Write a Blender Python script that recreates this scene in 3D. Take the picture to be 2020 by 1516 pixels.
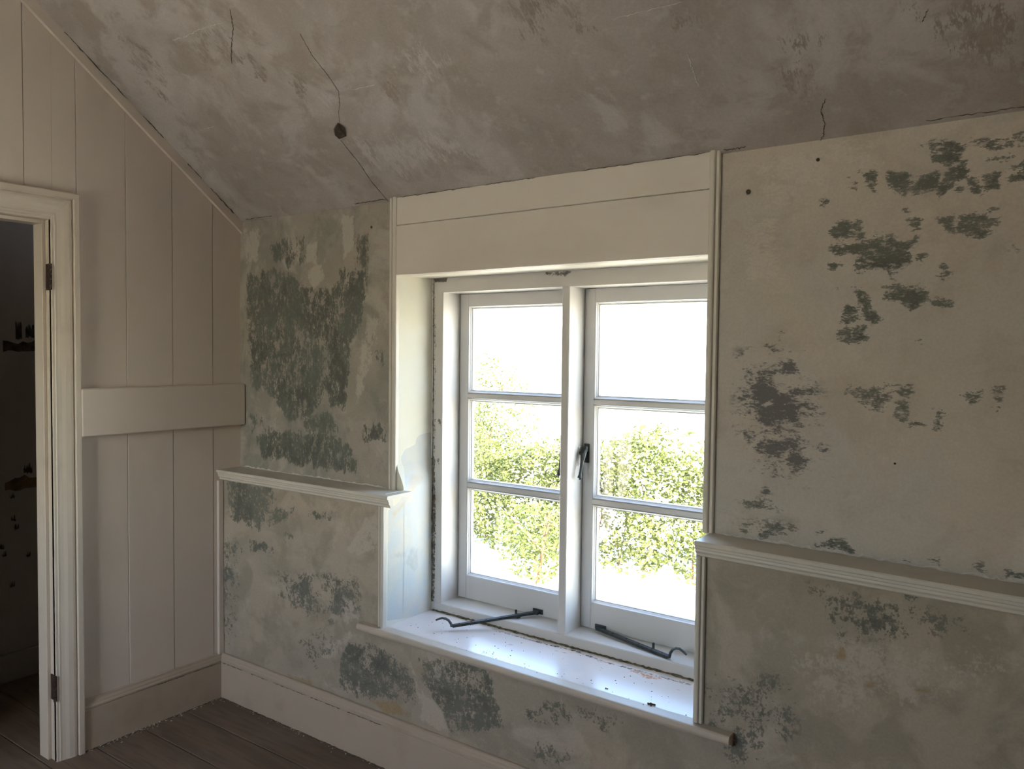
import bpy, bmesh, math, random
import numpy as np
from mathutils import Vector, Matrix, noise as mnoise

for o in list(bpy.data.objects):
    bpy.data.objects.remove(o)
scene = bpy.context.scene
col = scene.collection
random.seed(7)
rng = np.random.default_rng(7)

# ------------------------------------------------------------------ camera
def setup_camera():
    cx, cy, cz = 2.8566, -1.9522, 1.45
    yaw, pitch, roll, f = 0.6147, -0.0393, 0.0111, 1539.45
    fw = Vector((-math.sin(yaw)*math.cos(pitch), math.cos(yaw)*math.cos(pitch), math.sin(pitch)))
    rt = Vector((math.cos(yaw), math.sin(yaw), 0))
    up = rt.cross(fw)
    R = math.cos(roll)*rt + math.sin(roll)*up
    U = -math.sin(roll)*rt + math.cos(roll)*up
    cd = bpy.data.cameras.new('camera'); cam = bpy.data.objects.new('camera', cd); col.objects.link(cam)
    cd.sensor_width = 36.0; cd.lens = f*36.0/2020.0; cd.clip_start = 0.02; cd.clip_end = 4000
    m = Matrix((R, U, -fw)).transposed().to_4x4(); m.translation = Vector((cx, cy, cz))
    cam.matrix_world = m
    scene.camera = cam
setup_camera()

# ------------------------------------------------------------------ light
EXPOSURE = 0.22
SKY = 2.6
SUN = 62.0
scene.view_settings.view_transform = 'Standard'
scene.view_settings.look = 'None'
scene.view_settings.gamma = 1.0
scene.view_settings.use_curve_mapping = False
scene.view_settings.exposure = EXPOSURE
scene.cycles.use_denoising = True
scene.cycles.max_bounces = 9
scene.cycles.use_adaptive_sampling = True
scene.cycles.adaptive_threshold = 0.03
scene.cycles.diffuse_bounces = 5
scene.cycles.transparent_max_bounces = 12
scene.cycles.sample_clamp_indirect = 20.0

def setup_world():
    w = bpy.data.worlds.new('world'); scene.world = w; w.use_nodes = True
    nt = w.node_tree; nt.nodes.clear()
    out = nt.nodes.new('ShaderNodeOutputWorld'); bg = nt.nodes.new('ShaderNodeBackground')
    sky = nt.nodes.new('ShaderNodeTexSky'); sky.sky_type = 'NISHITA'
    sky.sun_disc = False; sky.sun_elevation = math.radians(35); sky.sun_rotation = math.radians(125)
    sky.altitude = 60; sky.air_density = 1.0; sky.dust_density = 2.5; sky.ozone_density = 1.0
    bg.inputs['Strength'].default_value = SKY
    nt.links.new(sky.outputs[0], bg.inputs[0]); nt.links.new(bg.outputs[0], out.inputs[0])
setup_world()

def setup_sun():
    d = bpy.data.lights.new('sun', 'SUN'); d.energy = SUN; d.angle = math.radians(0.6); d.color = (1, .94, .85)
    o = bpy.data.objects.new('sun', d); col.objects.link(o)
    v = Vector((0.60, -0.42, 0.52)).normalized()
    o.rotation_euler = v.to_track_quat('Z', 'Y').to_euler()
setup_sun()

def portal(name, loc, rot, sx, sy):
    d = bpy.data.lights.new(name, 'AREA'); d.shape = 'RECTANGLE'; d.size = sx; d.size_y = sy; d.energy = 1
    d.cycles.is_portal = True
    o = bpy.data.objects.new(name, d); col.objects.link(o); o.location = loc; o.rotation_euler = rot
# sky light comes in through the visible window and the added fill window
portal('window_portal', (1.52, .43, 1.10), (math.radians(-90), 0, 0), 1.14, 1.24)
portal('fill_window_portal', (1.0, -3.55, 1.45), (math.radians(90), 0, 0), 1.0, 1.1)

# ------------------------------------------------------------------ stain outlines (metres on their own surface)
MASKS = {}
MASKS['UR'] = [
 (0,0.85,0.012,[[2.595,1.922],[2.646,1.909],[2.649,1.896],[2.615,1.897],[2.598,1.906]]),
 (0,0.85,0.012,[[2.685,1.894],[2.751,1.901],[2.753,1.89],[2.688,1.889]]),
 (0,0.85,0.012,[[2.742,1.859],[2.772,1.889],[2.798,1.867],[2.799,1.84],[2.748,1.839]]),
 (0,0.85,0.012,[[2.627,1.892],[2.663,1.893],[2.668,1.859],[2.639,1.851],[2.62,1.817],[2.609,1.818],[2.608,1.84],[2.625,1.864]]),
 (0,0.85,0.012,[[2.567,1.871],[2.607,1.882],[2.605,1.844],[2.571,1.835],[2.556,1.836]]),
 (0,0.85,0.012,[[2.501,1.889],[2.546,1.883],[2.551,1.85],[2.535,1.832],[2.507,1.858]]),
 (0,0.85,0.012,[[2.438,1.9],[2.473,1.896],[2.474,1.852],[2.448,1.879]]),
 (0,0.85,0.012,[[2.409,1.886],[2.435,1.88],[2.433,1.86],[2.42,1.868]]),
 (0,0.85,0.012,[[2.695,1.859],[2.729,1.861],[2.727,1.827],[2.7,1.825]]),
 (0,0.7,0.012,[[2.669,1.862],[2.689,1.85],[2.692,1.819],[2.673,1.83]]),
 (0,0.7,0.012,[[2.642,1.84],[2.656,1.835],[2.651,1.82],[2.643,1.824]]),
 (0,0.95,0.012,[[2.376,1.777],[2.399,1.788],[2.447,1.781],[2.454,1.756],[2.452,1.73],[2.381,1.738],[2.373,1.76]]),
 (0,0.95,0.012,[[2.374,1.732],[2.452,1.73],[2.556,1.722],[2.568,1.734],[2.554,1.702],[2.56,1.682],[2.534,1.664],[2.51,1.662],[2.441,1.659],[2.421,1.677],[2.446,1.7],[2.398,1.699],[2.368,1.715]]),
 (0,0.8,0.01,[[2.372,1.68],[2.421,1.691],[2.421,1.677],[2.376,1.666]]),
 (0,0.8,0.01,[[2.56,1.689],[2.595,1.696],[2.595,1.683],[2.575,1.672]]),
 (0,0.8,0.01,[[2.546,1.775],[2.578,1.776],[2.576,1.75],[2.556,1.745]]),
 (0,0.8,0.01,[[2.602,1.77],[2.639,1.777],[2.645,1.731],[2.623,1.743]]),
 (0,0.8,0.01,[[2.652,1.775],[2.68,1.779],[2.732,1.762],[2.727,1.738],[2.706,1.724],[2.676,1.72],[2.648,1.734]]),
 (0,0.8,0.01,[[2.707,1.78],[2.733,1.789],[2.736,1.783],[2.715,1.773]]),
 (0,0.8,0.01,[[2.749,1.692],[2.757,1.7],[2.773,1.694],[2.763,1.687]]),
 (0,0.8,0.01,[[2.619,1.669],[2.636,1.665],[2.642,1.642],[2.62,1.631],[2.613,1.641]]),
 (0,0.8,0.01,[[2.601,1.596],[2.65,1.581],[2.65,1.565],[2.605,1.566]]),
 (0,0.8,0.01,[[2.429,1.622],[2.449,1.618],[2.468,1.59],[2.498,1.542],[2.473,1.529],[2.457,1.553],[2.44,1.594]]),
 (0,0.8,0.01,[[2.399,1.554],[2.418,1.578],[2.443,1.57],[2.447,1.543],[2.425,1.533],[2.399,1.533]]),
 (0,0.8,0.01,[[2.557,1.604],[2.589,1.612],[2.595,1.589],[2.558,1.564]]),
 (0,0.6,0.012,[[2.473,1.755],[2.532,1.75],[2.538,1.723],[2.477,1.731]]),
 (0,0.6,0.012,[[2.498,1.629],[2.535,1.634],[2.589,1.616],[2.595,1.589],[2.558,1.561],[2.551,1.574],[2.53,1.588],[2.499,1.589]]),
 (0,0.6,0.012,[[2.396,1.519],[2.464,1.529],[2.468,1.495],[2.433,1.471],[2.397,1.495]]),
 (0,0.6,0.012,[[2.51,1.655],[2.528,1.655],[2.523,1.635]]),
 (0,0.62,0.012,[[2.325,1.552],[2.366,1.544],[2.362,1.538],[2.332,1.541]]),
 (0,0.62,0.012,[[2.384,1.627],[2.4,1.623],[2.4,1.609],[2.387,1.617]]),
 (0,0.62,0.012,[[2.348,1.84],[2.365,1.84],[2.364,1.826],[2.35,1.829]]),
 (0,0.62,0.012,[[2.455,1.804],[2.466,1.804],[2.468,1.792],[2.457,1.792]]),
 (0,0.62,0.012,[[2.554,1.492],[2.583,1.495],[2.584,1.482],[2.557,1.482]]),
 (0,0.62,0.012,[[2.539,1.799],[2.551,1.796],[2.551,1.79]]),
 (0,0.75,0.014,[[2.568,1.946],[2.609,1.949],[2.656,1.929],[2.65,1.919],[2.603,1.929]]),
 (0,0.75,0.014,[[2.669,1.941],[2.755,1.926],[2.752,1.914],[2.702,1.919]]),
 (0,0.75,0.014,[[2.755,1.941],[2.788,1.939],[2.79,1.885],[2.762,1.918]]),
 (0,0.75,0.014,[[2.603,1.914],[2.647,1.908],[2.644,1.895],[2.611,1.9]]),
 (2,0.92,0.02,[[2.167,1.419],[2.219,1.451],[2.241,1.442],[2.3,1.452],[2.305,1.413],[2.251,1.395],[2.268,1.361],[2.303,1.328],[2.312,1.286],[2.287,1.276],[2.236,1.272],[2.201,1.262],[2.2,1.323],[2.172,1.366]]),
 (2,0.75,0.02,[[2.267,1.227],[2.309,1.247],[2.322,1.21],[2.355,1.191],[2.348,1.156],[2.307,1.139],[2.273,1.153],[2.238,1.181],[2.203,1.204],[2.198,1.235]]),
 (2,0.75,0.02,[[2.218,1.126],[2.239,1.141],[2.236,1.093],[2.223,1.091]]),
 (2,0.75,0.02,[[2.289,1.375],[2.318,1.376],[2.318,1.359],[2.294,1.358]]),
 (2,0.62,0.02,[[2.227,1.481],[2.248,1.482],[2.249,1.456],[2.232,1.451]]),
 (2,0.62,0.02,[[2.247,1.52],[2.269,1.516],[2.257,1.494]]),
 (2,0.62,0.02,[[2.346,1.25],[2.378,1.248],[2.366,1.234]]),
 (2,0.62,0.02,[[2.307,1.328],[2.344,1.313],[2.382,1.265],[2.378,1.252],[2.329,1.27]]),
 (2,0.62,0.02,[[2.156,1.276],[2.201,1.279],[2.211,1.222],[2.171,1.211]]),
 (2,0.36,0.06,[[2.152,1.455],[2.303,1.477],[2.368,1.331],[2.392,1.165],[2.292,1.09],[2.195,1.146],[2.147,1.276]]),
 (0,0.5,0.03,[[2.154,1.002],[2.216,1.015],[2.311,1.015],[2.294,0.987],[2.163,0.972]]),
 (0,0.42,0.03,[[2.161,1.071],[2.267,1.074],[2.267,1.053],[2.162,1.053]]),
 (0,0.58,0.015,[[2.421,1.391],[2.566,1.388],[2.567,1.356],[2.524,1.362],[2.503,1.321],[2.454,1.335],[2.422,1.358]]),
 (0,0.58,0.015,[[2.535,1.343],[2.567,1.356],[2.565,1.309],[2.596,1.31],[2.601,1.279],[2.558,1.284],[2.533,1.303]]),
 (0,0.58,0.015,[[2.613,1.335],[2.637,1.34],[2.635,1.289],[2.611,1.28]]),
 (0,0.58,0.015,[[2.656,1.36],[2.699,1.388],[2.712,1.373],[2.696,1.35]]),
 (0,0.58,0.015,[[2.724,1.385],[2.75,1.386],[2.741,1.352]]),
 (0,0.58,0.015,[[2.722,1.348],[2.745,1.341],[2.742,1.33]]),
 (0,0.9,0.012,[[2.361,0.975],[2.4,1.006],[2.424,1.001],[2.448,0.972],[2.361,0.971]]),
 (0,0.75,0.012,[[2.36,1.006],[2.38,1.017],[2.378,1.004]]),
 (0,0.75,0.012,[[2.685,0.98],[2.725,0.991],[2.729,0.972],[2.695,0.966]]),
 (0,0.75,0.012,[[2.752,0.976],[2.819,0.989],[2.82,0.972],[2.765,0.966]]),
 (0,0.75,0.012,[[2.56,0.968],[2.589,0.969],[2.582,0.959]]),
 (0,0.75,0.012,[[2.614,0.981],[2.636,0.984],[2.636,0.972]]),
 (1,0.6,0.03,[[2.143,1.84],[2.249,1.826],[2.253,1.633],[2.18,1.623],[2.161,1.681]]),
 (1,0.6,0.03,[[2.177,1.95],[2.335,1.979],[2.467,1.964],[2.487,1.91],[2.393,1.902],[2.315,1.841],[2.223,1.833]]),
]
MASKS['LO'] = [
 (0,0.72,0.02,[[2.4,0.877],[2.45,0.891],[2.493,0.875],[2.493,0.858],[2.444,0.853]]),
 (0,0.72,0.02,[[2.452,0.842],[2.541,0.852],[2.538,0.819],[2.491,0.805]]),
 (0,0.64,0.02,[[2.598,0.872],[2.646,0.885],[2.654,0.852],[2.602,0.845]]),
 (0,0.64,0.02,[[2.669,0.89],[2.696,0.891],[2.693,0.872]]),
 (0,0.64,0.02,[[2.576,0.907],[2.614,0.91],[2.615,0.895]]),
 (0,0.4,0.05,[[2.121,0.6],[2.336,0.663],[2.348,0.528],[2.213,0.391],[2.11,0.458]]),
 (0,0.4,0.05,[[2.371,0.897],[2.562,0.888],[2.699,0.884],[2.7,0.854],[2.453,0.784]]),
 (1,0.55,0.04,[[2.335,0.719],[2.453,0.776],[2.6,0.801],[2.796,0.823],[2.81,0.775],[2.638,0.684],[2.457,0.623],[2.359,0.574]]),
 (2,0.85,0.012,[[2.431,0.741],[2.45,0.767],[2.462,0.732],[2.443,0.728]]),
 (2,0.85,0.012,[[2.498,0.691],[2.531,0.704],[2.524,0.682],[2.502,0.674]]),
 (2,0.85,0.012,[[2.602,0.71],[2.637,0.711],[2.644,0.701],[2.61,0.692]]),
 (2,0.5,0.02,[[2.326,0.923],[2.449,0.932],[2.457,0.917],[2.33,0.911]]),
 (2,0.5,0.02,[[2.665,0.908],[2.805,0.921],[2.806,0.903]]),
 (0,0.8,0.02,[[0.025,0.915],[0.321,0.927],[0.349,0.876],[0.278,0.741],[0.116,0.765],[0.04,0.803]]),
 (0,0.62,0.015,[[0.536,0.846],[0.687,0.857],[0.663,0.82],[0.562,0.815]]),
 (0,0.62,0.015,[[0.174,0.682],[0.327,0.691],[0.338,0.638],[0.185,0.642]]),
 (0,0.62,0.015,[[0.035,0.785],[0.472,0.853],[0.431,0.808],[0.24,0.727],[0.07,0.754]]),
 (0,0.62,0.015,[[0.532,0.834],[0.694,0.862],[0.666,0.826],[0.551,0.814]]),
 (0,0.62,0.015,[[0.401,0.743],[0.452,0.744],[0.442,0.715],[0.401,0.713]]),
 (0,0.4,0.04,[[-0.001,0.686],[0.151,0.672],[0.104,0.45],[0.091,0.259],[-0.004,0.209]]),
 (0,0.4,0.04,[[0.348,0.578],[0.812,0.645],[0.83,0.524],[0.572,0.445],[0.369,0.486]]),
 (0,0.4,0.04,[[0.686,0.482],[0.492,0.335],[0.572,0.247],[0.705,0.37]]),
 (1,0.9,0.015,[[0.846,0.862],[0.914,0.883],[0.914,0.768],[0.811,0.721],[0.749,0.723]]),
 (1,0.9,0.015,[[0.722,0.553],[0.803,0.562],[0.821,0.497],[0.759,0.459],[0.722,0.502]]),
 (1,0.9,0.015,[[0.759,0.433],[0.795,0.428],[0.686,0.327],[0.61,0.289],[0.629,0.353]]),
 (0,0.68,0.02,[[0.759,0.389],[0.917,0.418],[1.016,0.392],[1.081,0.336],[1.089,0.261],[1.017,0.247],[0.832,0.203],[0.714,0.217],[0.732,0.325]]),
 (0,0.68,0.02,[[1.104,0.419],[1.392,0.459],[1.459,0.273],[1.25,0.206],[1.22,0.267],[1.12,0.346]]),
 (0,0.9,0.02,[[0.882,0.41],[0.959,0.409],[0.925,0.371]]),
 (0,0.9,0.02,[[0.976,0.34],[1.057,0.354],[1.089,0.266],[1.017,0.259]]),
 (0,0.9,0.02,[[1.174,0.359],[1.393,0.387],[1.394,0.304],[1.249,0.263]]),
 (1,0.9,0.015,[[1.016,0.428],[1.04,0.428],[1.096,0.364],[1.121,0.227],[1.089,0.332]]),
 (1,0.9,0.015,[[1.12,0.316],[1.205,0.263],[1.235,0.201],[1.113,0.202]]),
 (2,0.75,0.015,[[0.849,0.208],[1.001,0.243],[1.074,0.202],[0.952,0.18]]),
 (2,0.75,0.015,[[0.411,0.193],[0.572,0.2],[0.562,0.181],[0.431,0.178]]),
 (0,0.55,0.03,[[1.548,0.393],[1.781,0.431],[1.867,0.412],[1.825,0.385],[1.549,0.336]]),
 (0,0.55,0.03,[[1.55,0.264],[1.699,0.288],[1.728,0.259],[1.551,0.203]]),
]
MASKS['UL'] = [
 (0,0.66,0.022,[[0.052,1.769],[0.245,1.787],[0.398,1.716],[0.556,1.684],[0.655,1.756],[0.752,1.76],[0.729,1.535],[0.669,1.501],[0.681,1.399],[0.633,1.234],[0.557,1.239],[0.531,1.3],[0.479,1.236],[0.399,1.177],[0.316,1.173],[0.23,1.261],[0.172,1.277],[0.081,1.302],[0.051,1.502]]),
 (0,0.6,0.022,[[0.187,1.892],[0.411,1.902],[0.411,1.805],[0.316,1.783],[0.187,1.837]]),
 (0,0.6,0.022,[[0.731,1.188],[0.848,1.187],[0.848,1.129],[0.743,1.121]]),
 (0,0.6,0.022,[[0.399,1.177],[0.557,1.222],[0.608,1.137],[0.399,1.114]]),
 (0,0.6,0.022,[[0.066,1.177],[0.201,1.175],[0.215,1.12],[0.081,1.111]]),
 (0,0.6,0.022,[[0.777,1.451],[0.846,1.451],[0.835,1.402]]),
 (0,0.8,0.022,[[0.691,1.889],[0.751,1.884],[0.752,1.76],[0.692,1.771]]),
 (0,0.8,0.022,[[0.111,1.103],[0.273,1.124],[0.557,1.134],[0.683,1.1],[0.708,0.999],[0.558,0.993],[0.126,1.009]]),
 (0,0.8,0.022,[[0.606,1.759],[0.752,1.76],[0.729,1.535],[0.656,1.518]]),
 (0,0.8,0.022,[[0.556,1.449],[0.669,1.501],[0.669,1.365],[0.62,1.242],[0.557,1.248]]),
 (0,0.8,0.022,[[0.083,1.73],[0.245,1.723],[0.259,1.502],[0.097,1.322]]),
 (1,1.0,0.012,[[0.418,1.866],[0.484,1.875],[0.478,1.792],[0.411,1.796]]),
 (1,1.0,0.012,[[0.425,1.768],[0.504,1.791],[0.53,1.737],[0.465,1.687],[0.425,1.733]]),
 (1,1.0,0.012,[[0.618,1.971],[0.679,1.957],[0.685,1.839],[0.631,1.8]]),
 (1,0.75,0.02,[[0.764,1.584],[0.823,1.567],[0.777,1.401],[0.694,1.229],[0.706,1.399],[0.741,1.501]]),
 (1,0.75,0.02,[[0.022,1.961],[0.129,1.952],[0.113,1.822],[0.037,1.808]]),
]
MASKS['CE'] = [
 (0,0.6,0.02,[[0.793,-0.508],[0.846,-0.444],[0.773,-0.471]]),
 (0,0.6,0.02,[[0.864,-0.34],[0.916,-0.331],[0.839,-0.258],[0.78,-0.282]]),
 (0,0.6,0.02,[[1.171,-0.246],[1.231,-0.242],[1.182,-0.2],[1.147,-0.212]]),
 (0,0.6,0.02,[[0.671,-0.415],[0.758,-0.411],[0.741,-0.382],[0.668,-0.396]]),
 (0,0.6,0.02,[[0.666,-0.37],[0.763,-0.365],[0.721,-0.333]]),
 (0,0.6,0.02,[[1.389,-0.243],[1.444,-0.239],[1.433,-0.226],[1.388,-0.232]]),
 (0,0.45,0.05,[[0.469,-0.5],[0.751,-0.487],[0.664,-0.41],[0.512,-0.439]]),
 (0,0.45,0.05,[[1.698,-0.347],[1.815,-0.321],[1.736,-0.249],[1.655,-0.265]]),
 (0,0.45,0.05,[[0.244,-0.565],[0.35,-0.477],[0.215,-0.356],[0.153,-0.404]]),
 (0,0.55,0.03,[[2.09,-0.248],[2.172,-0.231],[2.153,-0.193],[2.086,-0.211]]),
 (0,0.55,0.03,[[1.839,-0.307],[1.881,-0.278],[1.893,-0.205],[1.833,-0.263]]),
 (0,0.42,0.06,[[2.303,-0.125],[2.372,-0.157],[2.411,-0.113],[2.349,-0.018],[2.29,-0.038]]),
 (0,0.42,0.06,[[2.565,-0.159],[2.771,-0.114],[2.77,0.01],[2.638,-0.037]]),
 (1,0.5,0.06,[[0.877,-0.107],[1.273,-0.105],[1.364,0.005],[0.963,0.021]]),
 (1,0.5,0.06,[[1.305,-0.311],[1.435,-0.297],[1.424,-0.225],[1.226,-0.255]]),
 (1,0.5,0.06,[[0.777,-0.261],[0.974,-0.255],[0.93,-0.215],[0.735,-0.218]]),
 (1,0.55,0.03,[[2.381,-0.173],[2.417,-0.165],[2.401,-0.019],[2.355,-0.022]]),
 (1,0.55,0.03,[[2.308,-0.143],[2.328,-0.139],[2.316,-0.113]]),
]
MASKS['RV'] = [
 (0,1.0,0.01,[[0.18,1.143],[0.218,1.153],[0.257,1.156],[0.269,1.011],[0.27,0.868],[0.045,0.903],[0.089,0.944],[0.103,0.98],[0.12,1.028],[0.107,1.067],[0.124,1.097],[0.171,1.112]]),
 (0,1.0,0.01,[[0.255,1.062],[0.261,0.467],[0.01,0.508],[0.014,0.9],[0.05,0.912],[0.099,0.935],[0.111,0.994],[0.117,1.033],[0.11,1.077]]),
 (1,0.6,0.02,[[0.126,0.759],[0.177,0.74],[0.178,0.669],[0.152,0.639],[0.088,0.688]]),
 (1,0.6,0.02,[[0.027,0.753],[0.113,0.744],[0.113,0.7],[0.027,0.723]]),
 (2,0.6,0.015,[[0.026,0.89],[0.099,0.93],[0.111,0.99],[0.143,1.016],[0.228,0.997],[0.162,0.957],[0.087,0.889],[0.032,0.855]]),
 (2,0.6,0.015,[[0.153,0.585],[0.205,0.581],[0.127,0.565]]),
 (2,0.6,0.015,[[0.052,0.531],[0.206,0.531],[0.193,0.521],[0.065,0.519]]),
]
MASKS['FR'] = [
 (0,0.85,0.008,[[0.936,1.742],[1.015,1.735],[1.009,1.708],[0.953,1.709]]),
 (0,0.62,0.01,[[1.423,1.729],[1.562,1.725],[1.519,1.704],[1.437,1.708]]),
 (0,0.62,0.01,[[0.999,1.736],[1.769,1.73],[1.993,1.727],[1.993,1.724],[0.999,1.729]]),
 (0,0.62,0.01,[[1.374,1.726],[1.395,1.725],[1.382,1.714]]),
 (0,0.46,0.008,[[0.933,1.713],[0.959,1.712],[0.964,1.533],[0.965,0.876],[0.944,0.873],[0.944,1.339]]),
 (0,0.6,0.006,[[0.97,1.211],[0.989,1.206],[0.988,1.174],[0.971,1.185]]),
 (0,0.6,0.006,[[0.963,1.068],[0.984,1.067],[0.981,1.031],[0.968,1.036]]),
 (0,0.6,0.008,[[0.931,1.063],[0.96,1.065],[0.969,0.85],[0.963,0.504],[0.949,0.492],[0.93,0.516],[0.937,0.791]]),
]
MASKS['SL'] = [
 (0,0.55,0.006,[[1.018,0.245],[1.123,0.242],[1.189,0.221],[1.452,0.223],[1.577,0.234],[1.715,0.21],[1.79,0.213],[1.992,0.215],[1.998,0.201],[1.793,0.196],[1.713,0.195],[1.579,0.213],[1.458,0.204],[1.189,0.212],[1.066,0.235]]),
 (1,0.6,0.012,[[1.365,0.134],[1.386,0.166],[1.4,0.138],[1.386,0.12]]),
 (1,0.6,0.012,[[1.469,0.197],[1.554,0.195],[1.596,0.211],[1.563,0.18],[1.513,0.178]]),
 (1,0.6,0.012,[[1.663,0.199],[1.718,0.213],[1.736,0.206],[1.69,0.185]]),
 (1,0.6,0.012,[[1.792,0.208],[1.901,0.207],[1.918,0.189],[1.866,0.168],[1.795,0.184]]),
 (1,0.6,0.012,[[1.943,0.161],[2.016,0.157],[2.023,0.14],[1.97,0.146]]),
 (0,0.42,0.02,[[1.293,0.042],[1.375,0.06],[1.425,0.013],[1.377,-0.009]]),
 (0,0.42,0.02,[[1.882,-0.029],[1.91,0.023],[1.923,-0.02],[1.896,-0.05]]),
]
CEILING_CRACKS = [
 [[0.806,-0.517],[0.766,-0.478],[0.702,-0.441],[0.646,-0.4]],
 [[0.995,-0.414],[0.982,-0.356],[0.989,-0.304],[0.986,-0.256],[0.956,-0.224],[0.926,-0.202],[0.9,-0.174]],
 [[0.854,-0.126],[0.859,-0.048],[0.852,0.023],[0.862,0.092]],
]
CEILING_CRACKS_B = [
 [[2.376,0.002],[2.361,0.026],[2.363,0.059],[2.353,0.085],[2.342,0.096]],
 [[2.607,-0.134],[2.594,-0.113]],
]
CEILING_SCRATCHES = [
 [[0.476,-0.5],[0.543,-0.498],[0.634,-0.502],[0.746,-0.499]],
 [[1.144,-0.076],[1.155,-0.067]],
 [[0.231,-0.25],[0.33,-0.251]],
 [[1.043,-0.253],[1.138,-0.251]],
]
CEILING_SCRATCHES_B = [
 [[1.941,-0.255],[2.041,-0.255],[2.121,-0.254]],
 [[2.091,-0.152],[2.092,-0.11],[2.092,-0.076]],
]
CEILING_HOLE = [
 [[0.865,-0.161],[0.894,-0.173],[0.905,-0.159],[0.89,-0.139],[0.859,-0.136],[0.856,-0.148]],
]
SPECKS_UP = [
 [[2.166,1.882]],
 [[2.34,1.942]],
 [[2.535,1.198]],
 [[0.777,1.906]],
 [[2.693,1.995]],
]
SILL_SPECKS = [
 [[1.953,0.015]],
 [[1.804,0.032]],
 [[1.934,0.004]],
 [[1.753,0.037]],
 [[1.828,0.023]],
 [[1.655,0.026]],
 [[1.514,0.034]],
 [[1.581,0.003]],
 [[1.534,0.109]],
 [[1.367,0.034]],
 [[1.388,0.037]],
 [[1.418,0.015]],
 [[1.819,0.154]],
 [[1.808,0.136]],
 [[1.894,0.145]],
 [[1.917,0.095]],
 [[1.969,0.092]],
 [[1.985,0.06]],
 [[1.931,0.063]],
 [[1.953,0.083]],
 [[2.054,0.017]],
 [[1.635,0.033]],
 [[1.331,0.21]],
 [[1.234,0.044]],
 [[1.214,0.059]],
 [[1.303,0.009]],
 [[1.448,0.22]],
 [[1.582,0.23]],
]

# ------------------------------------------------------------------ materials
class Mat:
    def __init__(s, name):
        s.m = bpy.data.materials.new(name); s.m.use_nodes = True
        s.t = s.m.node_tree; s.t.nodes.clear()
        s.out = s.t.nodes.new('ShaderNodeOutputMaterial')
        s.b = s.t.nodes.new('ShaderNodeBsdfPrincipled')
        s.t.links.new(s.b.outputs[0], s.out.inputs[0])
        s.co = s.t.nodes.new('ShaderNodeTexCoord').outputs['Object']
    def set(s, sock, v):
        if isinstance(v, bpy.types.NodeSocket): s.t.links.new(v, sock)
        elif isinstance(v, (tuple, list)) and len(v) == 3 and sock.type == 'RGBA': sock.default_value = (*v, 1)
        else: sock.default_value = v
    def n(s, ty, ins=None, **at):
        k = s.t.nodes.new(ty)
        for a, v in at.items(): setattr(k, a, v)
        for i, v in (ins or {}).items(): s.set(k.inputs[i], v)
        return k
    def noise(s, scale, detail=4, rough=.55, stretch=None, off=0, dist=0):
        v = s.co
        if stretch or off:
            v = s.n('ShaderNodeMapping', {'Vector': v, 'Scale': stretch or (1, 1, 1), 'Location': (off, off*.7, off*1.3)}).outputs[0]
        return s.n('ShaderNodeTexNoise', {'Vector': v, 'Scale': scale, 'Detail': detail, 'Roughness': rough, 'Distortion': dist}).outputs[0]
    def rng(s, v, a, b, c=0., d=1.):
        return s.n('ShaderNodeMapRange', {'Value': v, 'From Min': a, 'From Max': b, 'To Min': c, 'To Max': d}, interpolation_type='SMOOTHSTEP').outputs[0]
    def mix(s, f, a, b, mode='MIX'):
        k = s.n('ShaderNodeMix', None, data_type='RGBA', blend_type=mode)
        s.set(k.inputs[0], f); s.set(k.inputs[6], a); s.set(k.inputs[7], b)
        return k.outputs[2]
    def math(s, op, a, b=0.):
        return s.n('ShaderNodeMath', {0: a, 1: b}, operation=op).outputs[0]
    def attr(s, name='m'):
        a = s.n('ShaderNodeAttribute', None, attribute_name=name)
        return s.n('ShaderNodeSeparateColor', {0: a.outputs['Color']}).outputs
    def bump(s, h, strength=.3, dist=.003):
        s.t.links.new(s.n('ShaderNodeBump', {'Height': h, 'Strength': strength, 'Distance': dist}).outputs[0], s.b.inputs['Normal'])
    def done(s, colr, rough=.6, spec=.4):
        s.set(s.b.inputs['Base Color'], colr); s.set(s.b.inputs['Roughness'], rough)
        s.set(s.b.inputs['Specular IOR Level'], spec)
        return s.m

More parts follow.
